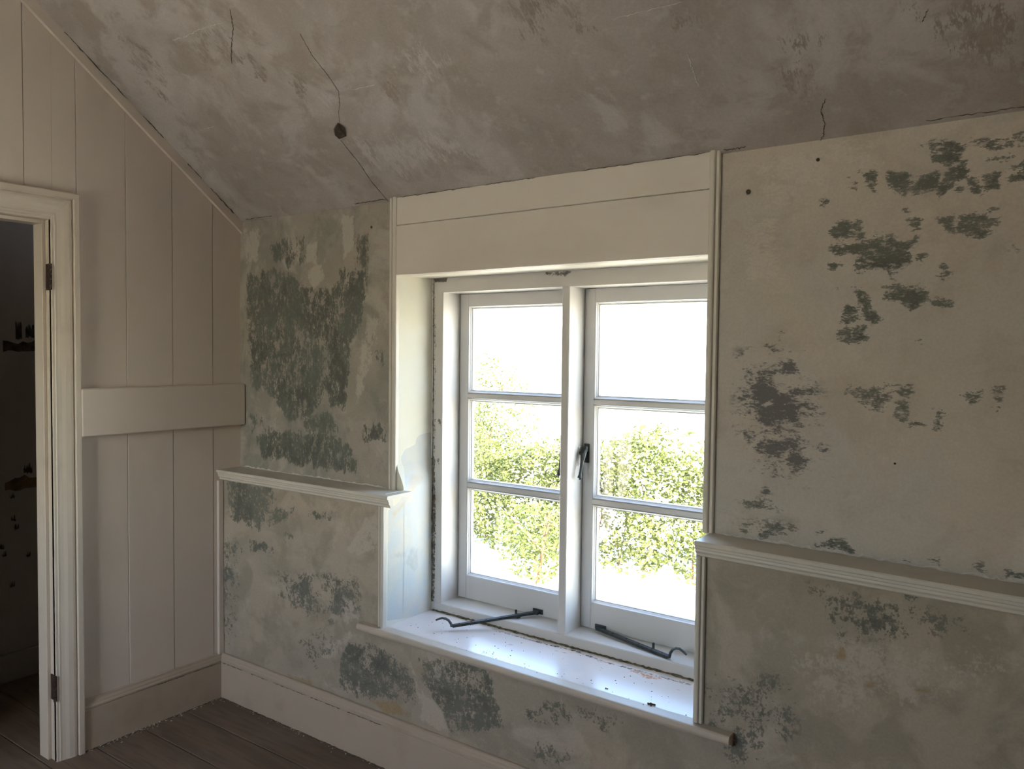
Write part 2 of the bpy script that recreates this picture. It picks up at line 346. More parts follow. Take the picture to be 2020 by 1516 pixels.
def plaster(name, a, b, c, dark, pale, third, stretch, amp=2.2, lo=.38, hi=.48, third_amp=.6, smear=.35, cloud=.8):
    k = Mat(name); m = k.attr()
    n1 = k.noise(2.1, 3, .6, dist=.6); n2 = k.noise(6.5, 5, .62, off=3.1, dist=.5); n3 = k.noise(30, 5, .7, stretch, 1.7, .4); n4 = k.noise(150, 2)
    n5 = k.noise(3.8, 5, .62, off=9.3, dist=.8); n6 = k.noise(85, 3, .7, stretch, 4.4); n7 = k.noise(9, 5, .66, stretch, 6.6, .6)
    n8 = k.noise(17, 4, .65, off=12.1)
    base = k.mix(k.rng(n1, .40, .60), a, b)
    base = k.mix(k.math('MULTIPLY', k.rng(n2, .46, .62), cloud), base, c)
    base = k.mix(k.math('MULTIPLY', k.rng(n5, .54, .66), .6), base, pale)
    base = k.mix(k.math('MULTIPLY', k.rng(n7, .52, .72), smear), base, tuple(x*1.7 for x in dark))
    base = k.mix(k.math('MULTIPLY', k.rng(n8, .56, .70), .35), base, pale)
    brk = k.math('ADD', k.math('MULTIPLY', k.math('SUBTRACT', n3, .5), amp), k.math('MULTIPLY', k.math('SUBTRACT', n6, .5), amp*.7))
    brk = k.math('ADD', brk, k.math('MULTIPLY', k.math('SUBTRACT', n7, .5), amp*.8))
    brk = k.math('ADD', brk, k.math('MULTIPLY', k.math('SUBTRACT', k.noise(15, 4, .65, off=21.), .5), amp*.8))
    brk = k.math('ADD', brk, k.math('MULTIPLY', k.math('SUBTRACT', k.noise(190, 2, .6, stretch, 23.), .5), amp*.5))
    t = k.math('ADD', m[0], brk)
    fd = k.math('ADD', k.math('MULTIPLY', k.rng(t, lo, hi), .68), k.math('MULTIPLY', k.rng(t, lo-.05, hi+.45), .32))
    fleck = k.math('MULTIPLY', k.rng(k.noise(48, 4, .72, stretch, 15.5), .54, .64), .62)
    fd = k.math('MULTIPLY', k.math('MULTIPLY', fd, k.rng(m[0], .04, .22)), k.math('SUBTRACT', 1., fleck))
    fp = k.math('MULTIPLY', k.rng(k.math('ADD', m[1], k.math('MULTIPLY', brk, .85)), .30, .78), k.rng(m[1], .04, .2))
    ft = k.math('MULTIPLY', k.rng(k.math('ADD', m[2], k.math('MULTIPLY', brk, third_amp)), .30, .86), k.rng(m[2], .04, .2))
    dk = k.mix(k.rng(n2, .38, .62), dark, tuple(x*1.4 for x in dark))
    dk = k.mix(k.math('MULTIPLY', k.rng(n6, .58, .72), .5), dk, c)
    x = k.mix(k.math('MULTIPLY', fp, .8), base, pale)
    x = k.mix(k.math('MULTIPLY', fd, .95), x, dk)
    x = k.mix(k.math('MULTIPLY', ft, .9), x, third)
    x = k.mix(1., x, k.mix(k.rng(n4, .3, .7), (.95, .95, .95), (1.03, 1.03, 1.03)), 'MULTIPLY')
    k.bump(k.noise(12, 4, .62, off=12.1), .4, .006)
    return k.done(x, .82, .25)

def paint(name, a, dirt, rough=.45, amount=.35, bump=.12, mask=None, scale=6, stretch=None):
    k = Mat(name)
    n1 = k.noise(scale, 6, .6, stretch); n2 = k.noise(60, 5, .65, off=2.2); n3 = k.noise(2.2, 3, off=5)
    x = k.mix(k.math('MULTIPLY', k.rng(n1, .5, .78), amount), a, dirt)
    x = k.mix(k.math('MULTIPLY', k.rng(n3, .4, .7), amount*.5), x, tuple(v*.8 for v in a))
    if mask:
        m = k.attr(); n6 = k.noise(130, 5, .7, off=7)
        brk = k.math('ADD', k.math('MULTIPLY', k.math('SUBTRACT', n2, .5), .9), k.math('MULTIPLY', k.math('SUBTRACT', n6, .5), .9))
        for i, cc in enumerate(mask):
            f = k.rng(k.math('ADD', m[i], brk), .42, .62)
            f = k.math('MULTIPLY', f, k.rng(m[i], .02, .2))
            x = k.mix(k.math('MULTIPLY', f, .9), x, cc)
    k.bump(n1, bump, .004)
    return k.done(x, rough, .4)

def plain(name, a, b=None, rough=.5, spec=.4, scale=20, metal=0.):
    k = Mat(name); x = k.mix(k.rng(k.noise(scale, 4), .35, .65), a, b or tuple(v*.7 for v in a))
    k.b.inputs['Metallic'].default_value = metal
    return k.done(x, rough, spec)

MT = {}
DARK = (.115, .12, .10)
MT['plaster_l'] = plaster('plaster_scraped', (.36, .315, .265), (.31, .28, .235), (.25, .24, .205), (.095, .10, .085), (.46, .415, .36), (.33, .235, .14), (1.25, 1.25, .6), smear=.45)
MT['plaster_r'] = plaster('plaster_rubbed', (.53, .465, .39), (.50, .46, .41), (.46, .40, .335), (.10, .105, .088), (.57, .515, .45), (.125, .12, .12), (.7, 1., 1.6), smear=.15, cloud=.7, third_amp=1.05)
MT['plaster_d'] = plaster('plaster_dado', (.42, .35, .275), (.36, .31, .245), (.31, .265, .205), (.115, .115, .095), (.48, .415, .345), (.33, .235, .13), (1., 1., .9), smear=.3)
MT['ceiling'] = plaster('ceiling_plaster', (.37, .325, .295), (.46, .42, .40), (.325, .28, .245), (.23, .195, .165), (.51, .475, .46), (.2, .18, .16), (1.6, .5, .5), lo=.3, hi=.55, smear=.3)
MT['reveal'] = None
def reveal_mat():
    k = Mat('reveal_paint'); m = k.attr()
    n2 = k.noise(14, 6, .6); n3 = k.noise(55, 6, .7, off=2); n1 = k.noise(5, 4, off=4)
    brk = k.math('MULTIPLY', k.math('SUBTRACT', n3, .5), .5)
    cream = k.mix(k.rng(n1, .4, .7), (.68, .64, .52), (.70, .67, .59))
    bare = k.mix(k.rng(n2, .38, .64), (.60, .57, .50), (.53, .55, .54))
    bare = k.mix(k.math('MULTIPLY', k.rng(n3, .55, .75), .5), bare, (.64, .55, .42))
    bare = k.mix(k.math('MULTIPLY', k.rng(k.math('ADD', m[1], brk), .4, .7), .6), bare, (.36, .39, .40))
    bare = k.mix(k.math('MULTIPLY', k.rng(k.math('ADD', m[2], brk), .4, .7), .6), bare, (.58, .45, .28))
    f = k.rng(k.math('ADD', m[0], brk), .46, .54)
    x = k.mix(f, cream, bare)
    k.bump(k.math('ADD', k.math('MULTIPLY', f, -1.), k.math('MULTIPLY', n3, .4)), .4, .003)
    return k.done(x, .6, .3)
MT['reveal'] = reveal_mat()
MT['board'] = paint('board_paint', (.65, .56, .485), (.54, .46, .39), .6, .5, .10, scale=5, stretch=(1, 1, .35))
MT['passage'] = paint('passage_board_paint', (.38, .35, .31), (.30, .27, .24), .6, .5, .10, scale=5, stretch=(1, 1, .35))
MT['trim'] = paint('trim_paint', (.60, .55, .475), (.46, .40, .33), .45, .45, .10, scale=9)
MT['casing'] = paint('casing_paint', (.62, .54, .45), (.48, .40, .32), .45, .4, .10, scale=9)
MT['skirting'] = paint('skirting_paint', (.45, .37, .29), (.34, .275, .21), .5, .5, .12, scale=8)
MT['frame'] = paint('frame_paint', (.55, .52, .49), (.46, .425, .375), .35, .3, .05, ((.06, .05, .04),), scale=8)
MT['sash'] = paint('sash_paint', (.56, .54, .525), (.48, .46, .435), .32, .25, .05, scale=8)
MT['sill'] = paint('sill_paint', (.68, .615, .585), (.59, .53, .50), .22, .3, .05, ((.07, .05, .03), (.50, .24, .12)), scale=9)
MT['nosing'] = paint('nosing_shaded_paint', (.50, .43, .355), (.40, .335, .27), .45, .45, .1, scale=8)  # beige paint, its colour darkened to carry the shade on the nose front
MT['header'] = paint('header_paint', (.66, .605, .53), (.55, .49, .41), .45, .45, .06, scale=5, stretch=(.4, 1, 1))
MT['iron'] = plain('black_iron', (.012, .016, .016), (.03, .035, .033), .5, .5, 60)
MT['hinge'] = plain('rusty_hinge', (.035, .02, .016), (.06, .035, .025), .6, .3, 60)
MT['grime'] = plain('grime', (.08, .065, .04), (.17, .135, .09), .9, .1, 80)
MT['mould'] = plain('brown_mould', (.09, .075, .05), (.26, .21, .14), .9, .1, 45)
MT['crackdark'] = plain('crack_dark', (.10, .085, .07), (.17, .145, .12), .95, .05, 60)
MT['scratch'] = plain('scratch_pale', (.62, .58, .53), (.5, .47, .43), .9, .1, 60)
MT['wood_bare'] = plain('bare_wood_patch', (.20, .135, .07), (.10, .07, .045), .8, .2, 12)
MT['hole'] = plain('hole_dark', (.04, .032, .026), (.09, .07, .055), .95, .05, 40)
MT['flake'] = plain('paint_flake', (.62, .58, .5), (.45, .4, .33), .8, .2, 30)
MT['plain_wall'] = plain('plain_plaster', (.60, .57, .53), (.54, .51, .47), .9, .1, 4)
MT['core'] = plain('masonry', (.35, .31, .26), (.28, .25, .21), .9, .1, 6)
def floor_mat():
    k = Mat('floorboard_wood')
    n1 = k.noise(7, 6, .6, (.25, 1.6, 1)); n2 = k.noise(40, 5, .6, (.12, 1.5, 1)); n3 = k.noise(3, 4, off=4)
    x = k.mix(k.rng(n1, .35, .65), (.20, .145, .105), (.145, .105, .078))
    x = k.mix(k.math('MULTIPLY', k.rng(n2, .45, .7), .6), x, (.105, .075, .055))
    x = k.mix(k.math('MULTIPLY', k.rng(n3, .5, .75), .4), x, (.22, .19, .16))
    k.bump(n2, .15, .002)
    return k.done(x, .6, .3)
MT['floor'] = floor_mat()
def glass_mat():
    k = Mat('window_glass'); k.t.nodes.remove(k.b)
    t = k.n('ShaderNodeBsdfTransparent', {'Color': (.96, .98, .97)}); g = k.n('ShaderNodeBsdfGlossy', {'Roughness': .02})
    f = k.n('ShaderNodeLayerWeight', {'Blend': .5})
    fr = k.math('ADD', k.math('MULTIPLY', k.math('POWER', f.outputs['Facing'], 5.), .7), .03)
    mx = k.n('ShaderNodeMixShader', {0: fr, 1: t.outputs[0], 2: g.outputs[0]})
    k.t.links.new(mx.outputs[0], k.out.inputs[0])
    return k.m
MT['glass'] = glass_mat()
def leaf_mat(name, a, b):
    k = Mat(name); k.t.nodes.remove(k.b)
    x = k.mix(k.rng(k.noise(5, 4), .35, .65), a, b)
    d = k.n('ShaderNodeBsdfPrincipled', {'Base Color': x, 'Roughness': .5, 'Specular IOR Level': .3})
    tr = k.n('ShaderNodeBsdfTranslucent', {'Color': x})
    mx = k.n('ShaderNodeMixShader', {0: .35, 1: d.outputs[0], 2: tr.outputs[0]})
    k.t.links.new(mx.outputs[0], k.out.inputs[0])
    return k.m
MT['leaf'] = leaf_mat('hedge_leaf', (.05, .065, .016), (.11, .12, .035))
MT['leaf2'] = leaf_mat('shrub_leaf', (.045, .062, .014), (.10, .115, .032))
MT['twig'] = plain('twig_bark', (.16, .09, .05), (.1, .06, .04), .9, .1, 20)
MT['ground'] = plain('pale_gravel', (.56, .52, .44), (.44, .42, .33), .9, .1, 3)

# ------------------------------------------------------------------ mesh helpers
def sdf_mask(key, A):
    out = np.zeros((len(A), 4)); out[:, 3] = 1
    for ch, w, s, poly in MASKS[key]:
        P = np.array(poly, float); lo = P.min(0) - s*1.5; hi = P.max(0) + s*1.5
        idx = np.where(((A >= lo) & (A <= hi)).all(1))[0]
        if not len(idx): continue
        Q = A[idx]; d2 = np.full(len(Q), 1e9); ins = np.zeros(len(Q), bool)
        for i in range(len(P)):
            a, b = P[i], P[(i+1) % len(P)]; e = b - a; v = Q - a
            t = np.clip((v @ e)/max(e @ e, 1e-12), 0, 1); r = v - t[:, None]*e
            d2 = np.minimum(d2, (r*r).sum(1))
            c = ((a[1] > Q[:, 1]) != (b[1] > Q[:, 1])) & (Q[:, 0] < (b[0]-a[0])*(Q[:, 1]-a[1])/((b[1]-a[1]) or 1e-12) + a[0])
            ins ^= c
        sd = np.where(ins, 1, -1)*np.sqrt(d2)
        x = np.clip((sd + s)/(2*s), 0, 1); x = x*x*(3-2*x)*w
        out[idx, ch] = np.maximum(out[idx, ch], x)
    return out

AX = {'x': 0, 'y': 1, 'z': 2}
class B:
    def __init__(s): s.bm = bmesh.new()
    def box(s, x0, x1, y0, y1, z0, z1, bev=0., seg=1):
        v = [s.bm.verts.new((x, y, z)) for x in (x0, x1) for y in (y0, y1) for z in (z0, z1)]
        F = [(0, 1, 3, 2), (4, 6, 7, 5), (0, 4, 5, 1), (2, 3, 7, 6), (0, 2, 6, 4), (1, 5, 7, 3)]
        fs = [s.bm.faces.new([v[i] for i in f]) for f in F]
        if bev:
            es = list({e for f in fs for e in f.edges})
            bmesh.ops.bevel(s.bm, geom=es, offset=bev, segments=seg, affect='EDGES', profile=.6)
        return s
    def prism(s, prof, axis, a0, a1, end0=None, end1=None):
        """profile (2D, the other two axes in xyz order) swept along axis; end0/end1(p) give the end position per profile point"""
        def pt(p, a):
            r = list(p); r.insert(AX[axis], a); return r
        A = [s.bm.verts.new(pt(p, end0(p) if end0 else a0)) for p in prof]
        C = [s.bm.verts.new(pt(p, end1(p) if end1 else a1)) for p in prof]
        n = len(prof)
        for i in range(n): s.bm.faces.new((A[i], A[(i+1) % n], C[(i+1) % n], C[i]))
        s.bm.faces.new(A[::-1]); s.bm.faces.new(C)
        return s
    def grid(s, fn, nu, nv):
        V = [[s.bm.verts.new(fn(i/nu, j/nv)) for j in range(nv+1)] for i in range(nu+1)]
        for i in range(nu):
            for j in range(nv):
                s.bm.faces.new((V[i][j], V[i+1][j], V[i+1][j+1], V[i][j+1]))
        return s
    def ring(s, x0, x1, z0, z1, prof):
        L = [[s.bm.verts.new(c) for c in ((x0+d, y, z0+d), (x1-d, y, z0+d), (x1-d, y, z1-d), (x0+d, y, z1-d))] for d, y in prof]
        n = len(L)
        for i in range(n):
            a, b = L[i], L[(i+1) % n]
            for j in range(4): s.bm.faces.new((a[j], a[(j+1) % 4], b[(j+1) % 4], b[j]))
        return s
    def tube(s, pts, r, n=8, flat=1.):
        pts = [Vector(p) for p in pts]; rs = r if isinstance(r, (list, tuple)) else [r]*len(pts)
        rings = []
        for i, p in enumerate(pts):
            t = (pts[min(i+1, len(pts)-1)] - pts[max(i-1, 0)]).normalized()
            u = t.cross(Vector((0, 0, 1)))
            if u.length < 1e-3: u = Vector((1, 0, 0))
            u.normalize(); w = u.cross(t)
            rings.append([s.bm.verts.new(p + rs[i]*(math.cos(a)*u + math.sin(a)*flat*w)) for a in (2*math.pi*(k+.5)/n for k in range(n))])
        for a, b in zip(rings, rings[1:]):
            for k in range(n): s.bm.faces.new((a[k], a[(k+1) % n], b[(k+1) % n], b[k]))
        s.bm.faces.new(rings[0][::-1]); s.bm.faces.new(rings[-1])
        return s
    def build(s, name, mat, parent=None, kind=None, label=None, cat=None, group=None, smooth=False, mask=None):
        bmesh.ops.recalc_face_normals(s.bm, faces=s.bm.faces[:])
        me = bpy.data.meshes.new(name); s.bm.to_mesh(me); s.bm.free()
        return link(name, me, mat, parent, kind, label, cat, group, smooth, mask)
def link(name, me, mat, parent=None, kind=None, label=None, cat=None, group=None, smooth=False, mask=None):
    me.materials.append(MT[mat])
    if smooth: me.polygons.foreach_set('use_smooth', [True]*len(me.polygons))
    if mask:
        key, axes = mask[:2]; co = np.empty(len(me.vertices)*3); me.vertices.foreach_get('co', co); co = co.reshape(-1, 3)
        A = co[:, [AX[axes[0]], AX[axes[1]]]]
        at = me.color_attributes.new('m', 'FLOAT_COLOR', 'POINT'); col4 = sdf_mask(key, A)
        if len(mask) > 2: col4[np.abs(co[:, AX[mask[2]]] - mask[3]) > .001, :3] = 0
        at.data.foreach_set('color', col4.ravel())
    o = bpy.data.objects.new(name, me); col.objects.link(o)
    tag(o, kind, label, cat, group)
    if parent: o.parent = parent
    return o
def tag(o, kind=None, label=None, cat=None, group=None):
    for k, v in (('kind', kind), ('label', label), ('category', cat), ('group', group)):
        if v: o[k] = v
def empty(name, loc=(0, 0, 0), kind=None, label=None, cat=None, group=None, parent=None):
    o = bpy.data.objects.new(name, None); col.objects.link(o); o.empty_display_size = .1
    tag(o, kind, label, cat, group)
    if parent: o.parent = parent
    return o

# ------------------------------------------------------------------ room dimensions
YU = .093                       # upper plaster face (the thicker dado stands at y = 0)
ZC, KS = 1.99, .772             # eaves height, ceiling slope
def slope(y): return ZC + KS*(YU - y)
ZT = 2.85; YT = YU - (ZT - ZC)/KS
XR, YF = 4.3, -3.4
ZD = .957                       # dado ledge
XL0, XR0 = .945, 2.085          # dado opening
XL1, XR1 = .911, 2.064          # upper opening
YFR, YSA = .245, .343           # window frame face, casement face
ZS0 = .487                      # window board
def sill_z(x): return .489 - .009*(x - .9)/1.2
ZH = 1.7235
def dado_z(x): return .968 - .018*(x - 2.1) if x > 1.5 else ZD

RIBS = []
# ---- floor
fl = B().box(-1.0, XR+.1, YF-.1, .1, -.12, -.022).build('floor', 'core', kind='structure')
edges = [-.004, -.18, -.358, -.537, -.70]
while edges[-1] > YF + .1: edges.append(edges[-1] - .178)
for i, (a, b) in enumerate(zip(edges, edges[1:])):
    z = -.0006*(i % 3)
    B().box(-.95, XR, b+.0018, a-.0018, -.022, z, .0015).build('floorboard', 'floor', fl)

# ---- back wall (the window wall)
wb = B()
wb.box(-1.05, .903, YU+.004, .42, -.1, 2.1).box(2.10, XR+.15, YU+.004, .42, -.1, 2.1)
wb.box(.903, 2.10, YU+.004, .42, -.1, .455).box(.903, 2.10, YU+.004, .42, ZH+.022, 2.1)
wall_back = wb.build('wall_back', 'core', kind='structure')
def wall_grid(x0, x1, z0, z1, y, amp, seed, step=.008):
    nu, nv = max(2, int((x1-x0)/step)), max(2, int((z1-z0)/step))
    def fn(u, v):
        x, z = x0+(x1-x0)*u, z0+(z1-z0)*v
        d = mnoise.noise(Vector((x*3+seed, z*3, 0)))*amp + mnoise.noise(Vector((x*12+seed, z*12, 3)))*amp*.3
        e = min(u, 1-u, v, 1-v)*20
        return (x, y + min(e, 1)*d, z)
    return fn, nu, nv
def plaster_panel(name, x0, x1, z0, z1, y, mat, key, amp=.003, seed=0, step=.008):
    b = B(); b.grid(*wall_grid(x0, x1, z0, z1, y, amp, seed, step))
    return b.build(name, mat, wall_back, smooth=True, mask=(key, 'xz'))
plaster_panel('upper_plaster', -.01, XL1-.02, ZD-.01, ZC+.03, YU, 'plaster_l', 'UL', .004, 1, .006)
plaster_panel('upper_plaster', XR1+.01, XR, ZD-.01, ZC+.03, YU, 'plaster_r', 'UR', .004, 5, .0055)
# dado wall, standing proud
def dado_block(name, x0, x1, z0, z1, mat, key, seed):
    b = B(); b.grid(*wall_grid(x0, x1, z0, z1, 0., .003, seed, .009)); b.box(x0, x1, .004, YU+.01, z0, z1)
    return b.build(name, mat, wall_back, smooth=False, mask=(key, 'xz'))
dado_block('dado_plaster', -.01, XL0-.01, .0, ZD-.012, 'plaster_d', 'LO', 11)
dado_block('dado_plaster', XL0-.01, XR0+.01, .0, .462, 'plaster_d', 'LO', 14)
dado_block('dado_plaster', XR0+.01, XR, .0, ZD-.02, 'plaster_d', 'LO', 17)
# reveals: splayed above the ledge, straight below it
def reveal(name, sgn, xa, xb, xf, key):
    b = B(); z0 = sill_z(xa)-.02; ye = YFR+.04
    def xs(y, z):
        lowx = xa + (xf-xa)*y/ye; upx = xb + (xf-xb)*max(0, y-YU)/(ye-YU)
        t = min(1, max(0, (z-ZD)/.10)); t = t*t*(3-2*t)
        return lowx + (upx-lowx)*t
    def back(u, v):
        y, z = YU-.002+(ye-YU)*u, z0+(ZH+.004-z0)*v; return (xs(y, z), y, z)
    def front(u, v):
        y, z = YU*u, z0+(ZD+.002-z0)*v; return (xa + (xs(YU, z)-xa)*u, y, z)
    b.grid(back, 26, 150); b.grid(front, 12, 60)
    b.prism([(xb+sgn*.006, ZD-.012), (xa, ZD-.012)] + [(xs(YU, ZD+.01*i), ZD+.01*i) for i in range(11)] + [(xb+sgn*.006, ZD+.10)], 'y', YU-.001, YU+.006)
    b.prism([(xa, .0), (xb, YU), (xb+sgn*.03, YU), (xa+sgn*.03, .0)], 'z', ZD-.02, ZD-.004)
    return b.build(name, 'reveal', wall_back, mask=(key, 'yz'))
reveal('reveal_plaster', -1, XL0, XL1, .948, 'RV')
reveal('reveal_plaster', 1, XR0, XR1, 2.090, 'RV')
B().box(XL1-.03, XR1+.03, YU+.01, YFR+.05, ZH, ZH+.022).build('soffit_board', 'header', wall_back)

# window head boarding above the opening
tr = empty('trim_1', kind='structure')
B().box(XL1-.005, XR1+.005, YU-.010, YU+.02, ZH, 1.8985, .002).build('header_board', 'header', tr)
B().box(XL1-.005, XR1+.005, YU-.009, YU+.02, 1.9000, ZC+.03, .002).build('header_board', 'header', tr)

# staff beads round the opening
def bead_profile(x0, x1, y, d, sgn):
    """two reeds and a flat, x0 = outer edge, x1 = opening edge"""
    w = x1 - x0; P = [(x0, y+.004), (x0, y-d*.55), (x0+w*.10, y-d*.8), (x0+w*.34, y-d*.8), (x0+w*.40, y-d*.45), (x0+w*.46, y-d*.8)]
    for a in range(0, 7):
        t = math.pi*(1 - a/6); P.append((x0+w*(.73+.27*math.cos(t)), y-d*.75-d*.28*math.sin(t)))
    P += [(x1, y+.006)]
    return P
def bead(n, x0, x1, y, z0, z1, d=.013):
    return B().prism(bead_profile(x0, x1, y, d, 1), 'z', z0, z1).build('trim_%d' % n, 'trim', kind='structure')
bead(2, .8755, XL1+.001, YU, ZD, ZC+.02)
bead(3, 2.0925, XR1-.001, YU, dado_z(2.09), ZC+.02)
bead(4, .919, XL0+.001, 0., sill_z(.92), ZD-.042)
bead(5, 2.1095, XR0-.001, 0., sill_z(2.1)+.002, dado_z(2.1)-.042)

# dado ledge with its moulding
def ledge(n, x0, x1, ret):
    b = B()
    prof = [(YU+.003, 0), (-.024, 0), (-.0265, -.003), (-.0265, -.011), (-.023, -.0135), (-.021, -.014), (-.021, -.020), (-.0175, -.0225), (-.0185, -.028), (-.016, -.032), (-.012, -.034), (-.012, -.040), (-.006, -.044), (.002, -.045), (.002, -.012), (YU+.003, -.012)]
    prof = [(y, z) for y, z in prof]
    b.prism(prof, 'x', x0, x1)
    for v in b.bm.verts:
        v.co.z += dado_z(v.co.x)
    return b.build('trim_%d' % n, 'trim', kind='structure')
ledge(6, -.0, .979, 1)
ledge(7, 2.0965-.012, XR, 1)

# ragged edge of plaster left standing along the back of the ledge
for k, (x0, x1) in enumerate(((2.12, 2.55), (2.52, 3.1), (3.05, 3.6))):
    pp = [(x0+(x1-x0)*i/24, YU-.003, dado_z(x0+(x1-x0)*i/24)+.003) for i in range(25)]
    RIBS.append((pp, .009, Vector((0, -1, .25)).normalized(), 130+k, 'plaster_edge', 'scratch'))
pp = [(.02+.84*i/30, YU-.003, ZD+.002) for i in range(31)]
RIBS.append((pp, .006, Vector((0, -1, .25)).normalized(), 140, 'plaster_edge', 'scratch'))

# ---- gable wall, boarded, with the doorway
def gable_pts(y0, y1, z0):
    """polygon (y, z) of a board between y1 < y0, cut by the roof slope"""
    top = [(y, min(slope(y), ZT)) for y in (y0, y1)]
    P = [(y1, z0), (y0, z0), (y0, top[0][1])]
    if y0 > YT > y1: P.append((YT, ZT))
    P.append((y1, top[1][1]))
    return P
DY0, DY1, DZ = -.668, -1.43, 1.893   # doorway
b = B()
for y0, y1, z0 in ((YU+.05, DY0+.02, -.02), (DY0+.02, DY1-.02, DZ+.02), (DY1-.02, YF-.05, -.02)):
    P = gable_pts(y0, y1, z0); b.prism([(y, z+(.03 if z > 1.5 and z != z0 else 0)) for y, z in P], 'x', -.075, -.014)
wall_left = b.build('wall_left', 'core', kind='structure')
ys = [YU+.004, -.04, -.217, -.40, -.577, -.747, -.925, -1.10, -1.28, -1.455]
while ys[-1] > YF + .1: ys.append(ys[-1] - .178)
def boards(ys, x0, x1, mat, parent, door=True):
    for i, (a, c) in enumerate(zip(ys, ys[1:])):
        g = .0008; dx = (-.0012, 0, .0008, -.0005)[i % 4]
        segs = [(a, c, 0.)]
        if door:
            if a > DY0 > c: segs = [(a, DY0+.01, 0.), (DY0+.01, c, DZ+.01)]
            elif a <= DY0 and c >= DY1: segs = [(a, c, DZ+.01)]
            elif a > DY1 > c: segs = [(a, DY1-.01, DZ+.01), (DY1-.01, c, 0.)]
        for k, (p, q, z0) in enumerate(segs):
            g0 = g if p == a else 0; g1 = g if q == c else 0
            bb = B().prism(gable_pts(p-g0, q+g1, z0), 'x', x0, x1+dx)
            es = [e for e in bb.bm.edges if all(abs(v.co.x-(x1+dx)) < 1e-5 for v in e.verts)]
            bmesh.ops.bevel(bb.bm, geom=es, offset=.0011, segments=1, affect='EDGES')
            bb.build('wall_board', mat, parent)
boards(ys, -.014, 0., 'board', wall_left)
# rail across the boards, sloping board under the ceiling, corner fillet
B().box(.0, .035, -.583, YU-.002, 1.1385, 1.310, .004).build('trim_8', 'board', kind='structure')
P = [(YU, slope(YU)+.02), (YU, slope(YU)-.045), (YT-.05, slope(YT-.05)-.045), (YT-.05, slope(YT-.05)+.02)]
B().prism([(y, z) for y, z in P], 'x', .0005, .016).build('trim_9', 'board', kind='structure')
B().box(.0, .014, -.026, .0, .18, ZD-.045, .003).build('trim_10', 'board', kind='structure')

# ---- skirtings
def skirting(name, run):
    r = B()
    t = [(.0, 0), (-.020, 0), (-.020, .146), (-.018, .1495), (.0, .1495)]
    c = [(.0, .1508), (-.021, .1508), (-.0225, .154), (-.0225, .159), (-.018, .163), (-.0165, .169), (-.012, .1735), (-.010, .1775), (-.010, .181), (-.007, .183), (.0, .183)]
    o = run(t, 'skirting', name, None)
    run(c, 'skirting', 'cap_moulding', o)
def back_run(p, mat, name, parent):
    return B().prism([(y, z) for y, z in p], 'x', 0., XR).build(name, mat, parent, kind=None if parent else 'structure')
def left_run(p, mat, name, parent):
    q = [(-y, z) for y, z in p]
    return B().prism(q, 'y', -.585, -.0).build(name, mat, parent, kind=None if parent else 'structure')
skirting('baseboard_back', back_run)
skirting('baseboard_left', left_run)

# ---- doorway casing
door = empty('door_1', (0, 0, 0), kind='structure')
OY, OZ = -.581, 1.989            # outer edge
cp = [(0, .0), (0, .030), (.003, .032), (.019, .032), (.021, .030), (.021, .021), (.0235, .0205), (.026, .0245), (.034, .026), (.050, .0235), (.062, .0195), (.072, .0175), (.079, .0175), (.081, .0155), (.088, .0150), (.090, .013), (.090, .0)]   # (distance from outer edge, projection)
def casing_leg(outer, sg):
    b = B(); prof = [(h, outer + sg*-d) for d, h in cp]
    return b.prism([(x, y) for x, y in prof], 'z', 0, 0, lambda p: 0., lambda p: OZ - abs(p[1]-outer)).build('casing_leg', 'casing', door)
casing_leg(OY, 1)
OY2 = DY1 - .09
casing_leg(OY2, -1)
B().prism([(h, OZ - d) for d, h in cp], 'y', 0, 0, lambda p: OY2 + (OZ-p[1]), lambda p: OY - (OZ-p[1])).build('casing_head', 'casing', door)
B().box(-.088, .012, DY0-.003, DY0+.022, 0, DZ+.02, .001).build('door_lining', 'casing', door)
B().box(-.088, .012, DY1-.022, DY1+.003, 0, DZ+.02, .001).build('door_lining', 'casing', door)
B().box(-.088, .012, DY1, DY0, DZ-.002, DZ+.022, .001).build('door_lining', 'casing', door)
B().box(-.086, -.024, DY0-.015, DY0-.003, 0, DZ-.002, .0015).build('door_stop', 'casing', door)
B().box(-.086, -.024, DY1+.003, DY1+.015, 0, DZ-.002, .0015).build('door_stop', 'casing', door)
B().box(-.086, -.024, DY1+.015, DY0-.015, DZ-.014, DZ-.002, .0015).build('door_stop', 'casing', door)
for z in (1.651, .218):
    b = B().box(-.020, .010, DY0-.0052, DY0-.002, z, z+.09, .0008)
    for k in range(5):
        b.tube([(.0165, DY0-.007, z+.018*k+.0008), (.0165, DY0-.007, z+.018*k+.0172)], .0055, 10)
    b.build('hinge', 'hinge', door, label='dark rusty butt hinge left on the door lining')

# ---- passage beyond the doorway
XP = -.862
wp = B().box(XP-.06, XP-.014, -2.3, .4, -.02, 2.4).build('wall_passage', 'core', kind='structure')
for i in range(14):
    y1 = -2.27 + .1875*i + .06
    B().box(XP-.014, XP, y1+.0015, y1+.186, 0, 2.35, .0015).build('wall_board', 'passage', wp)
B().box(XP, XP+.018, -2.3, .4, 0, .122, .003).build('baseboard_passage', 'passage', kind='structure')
B().box(XP-.06, -.075, -2.36, -2.3, -.02, 2.4).build('wall_passage_end', 'core', kind='structure')
B().box(XP-.06, -.0755, .095, .2, -.02, 2.5).build('wall_passage_back', 'core', kind='structure')
B().box(XP-.06, -.075, -2.36, .2, 2.32, 2.38).build('ceiling_passage', 'core', kind='structure')
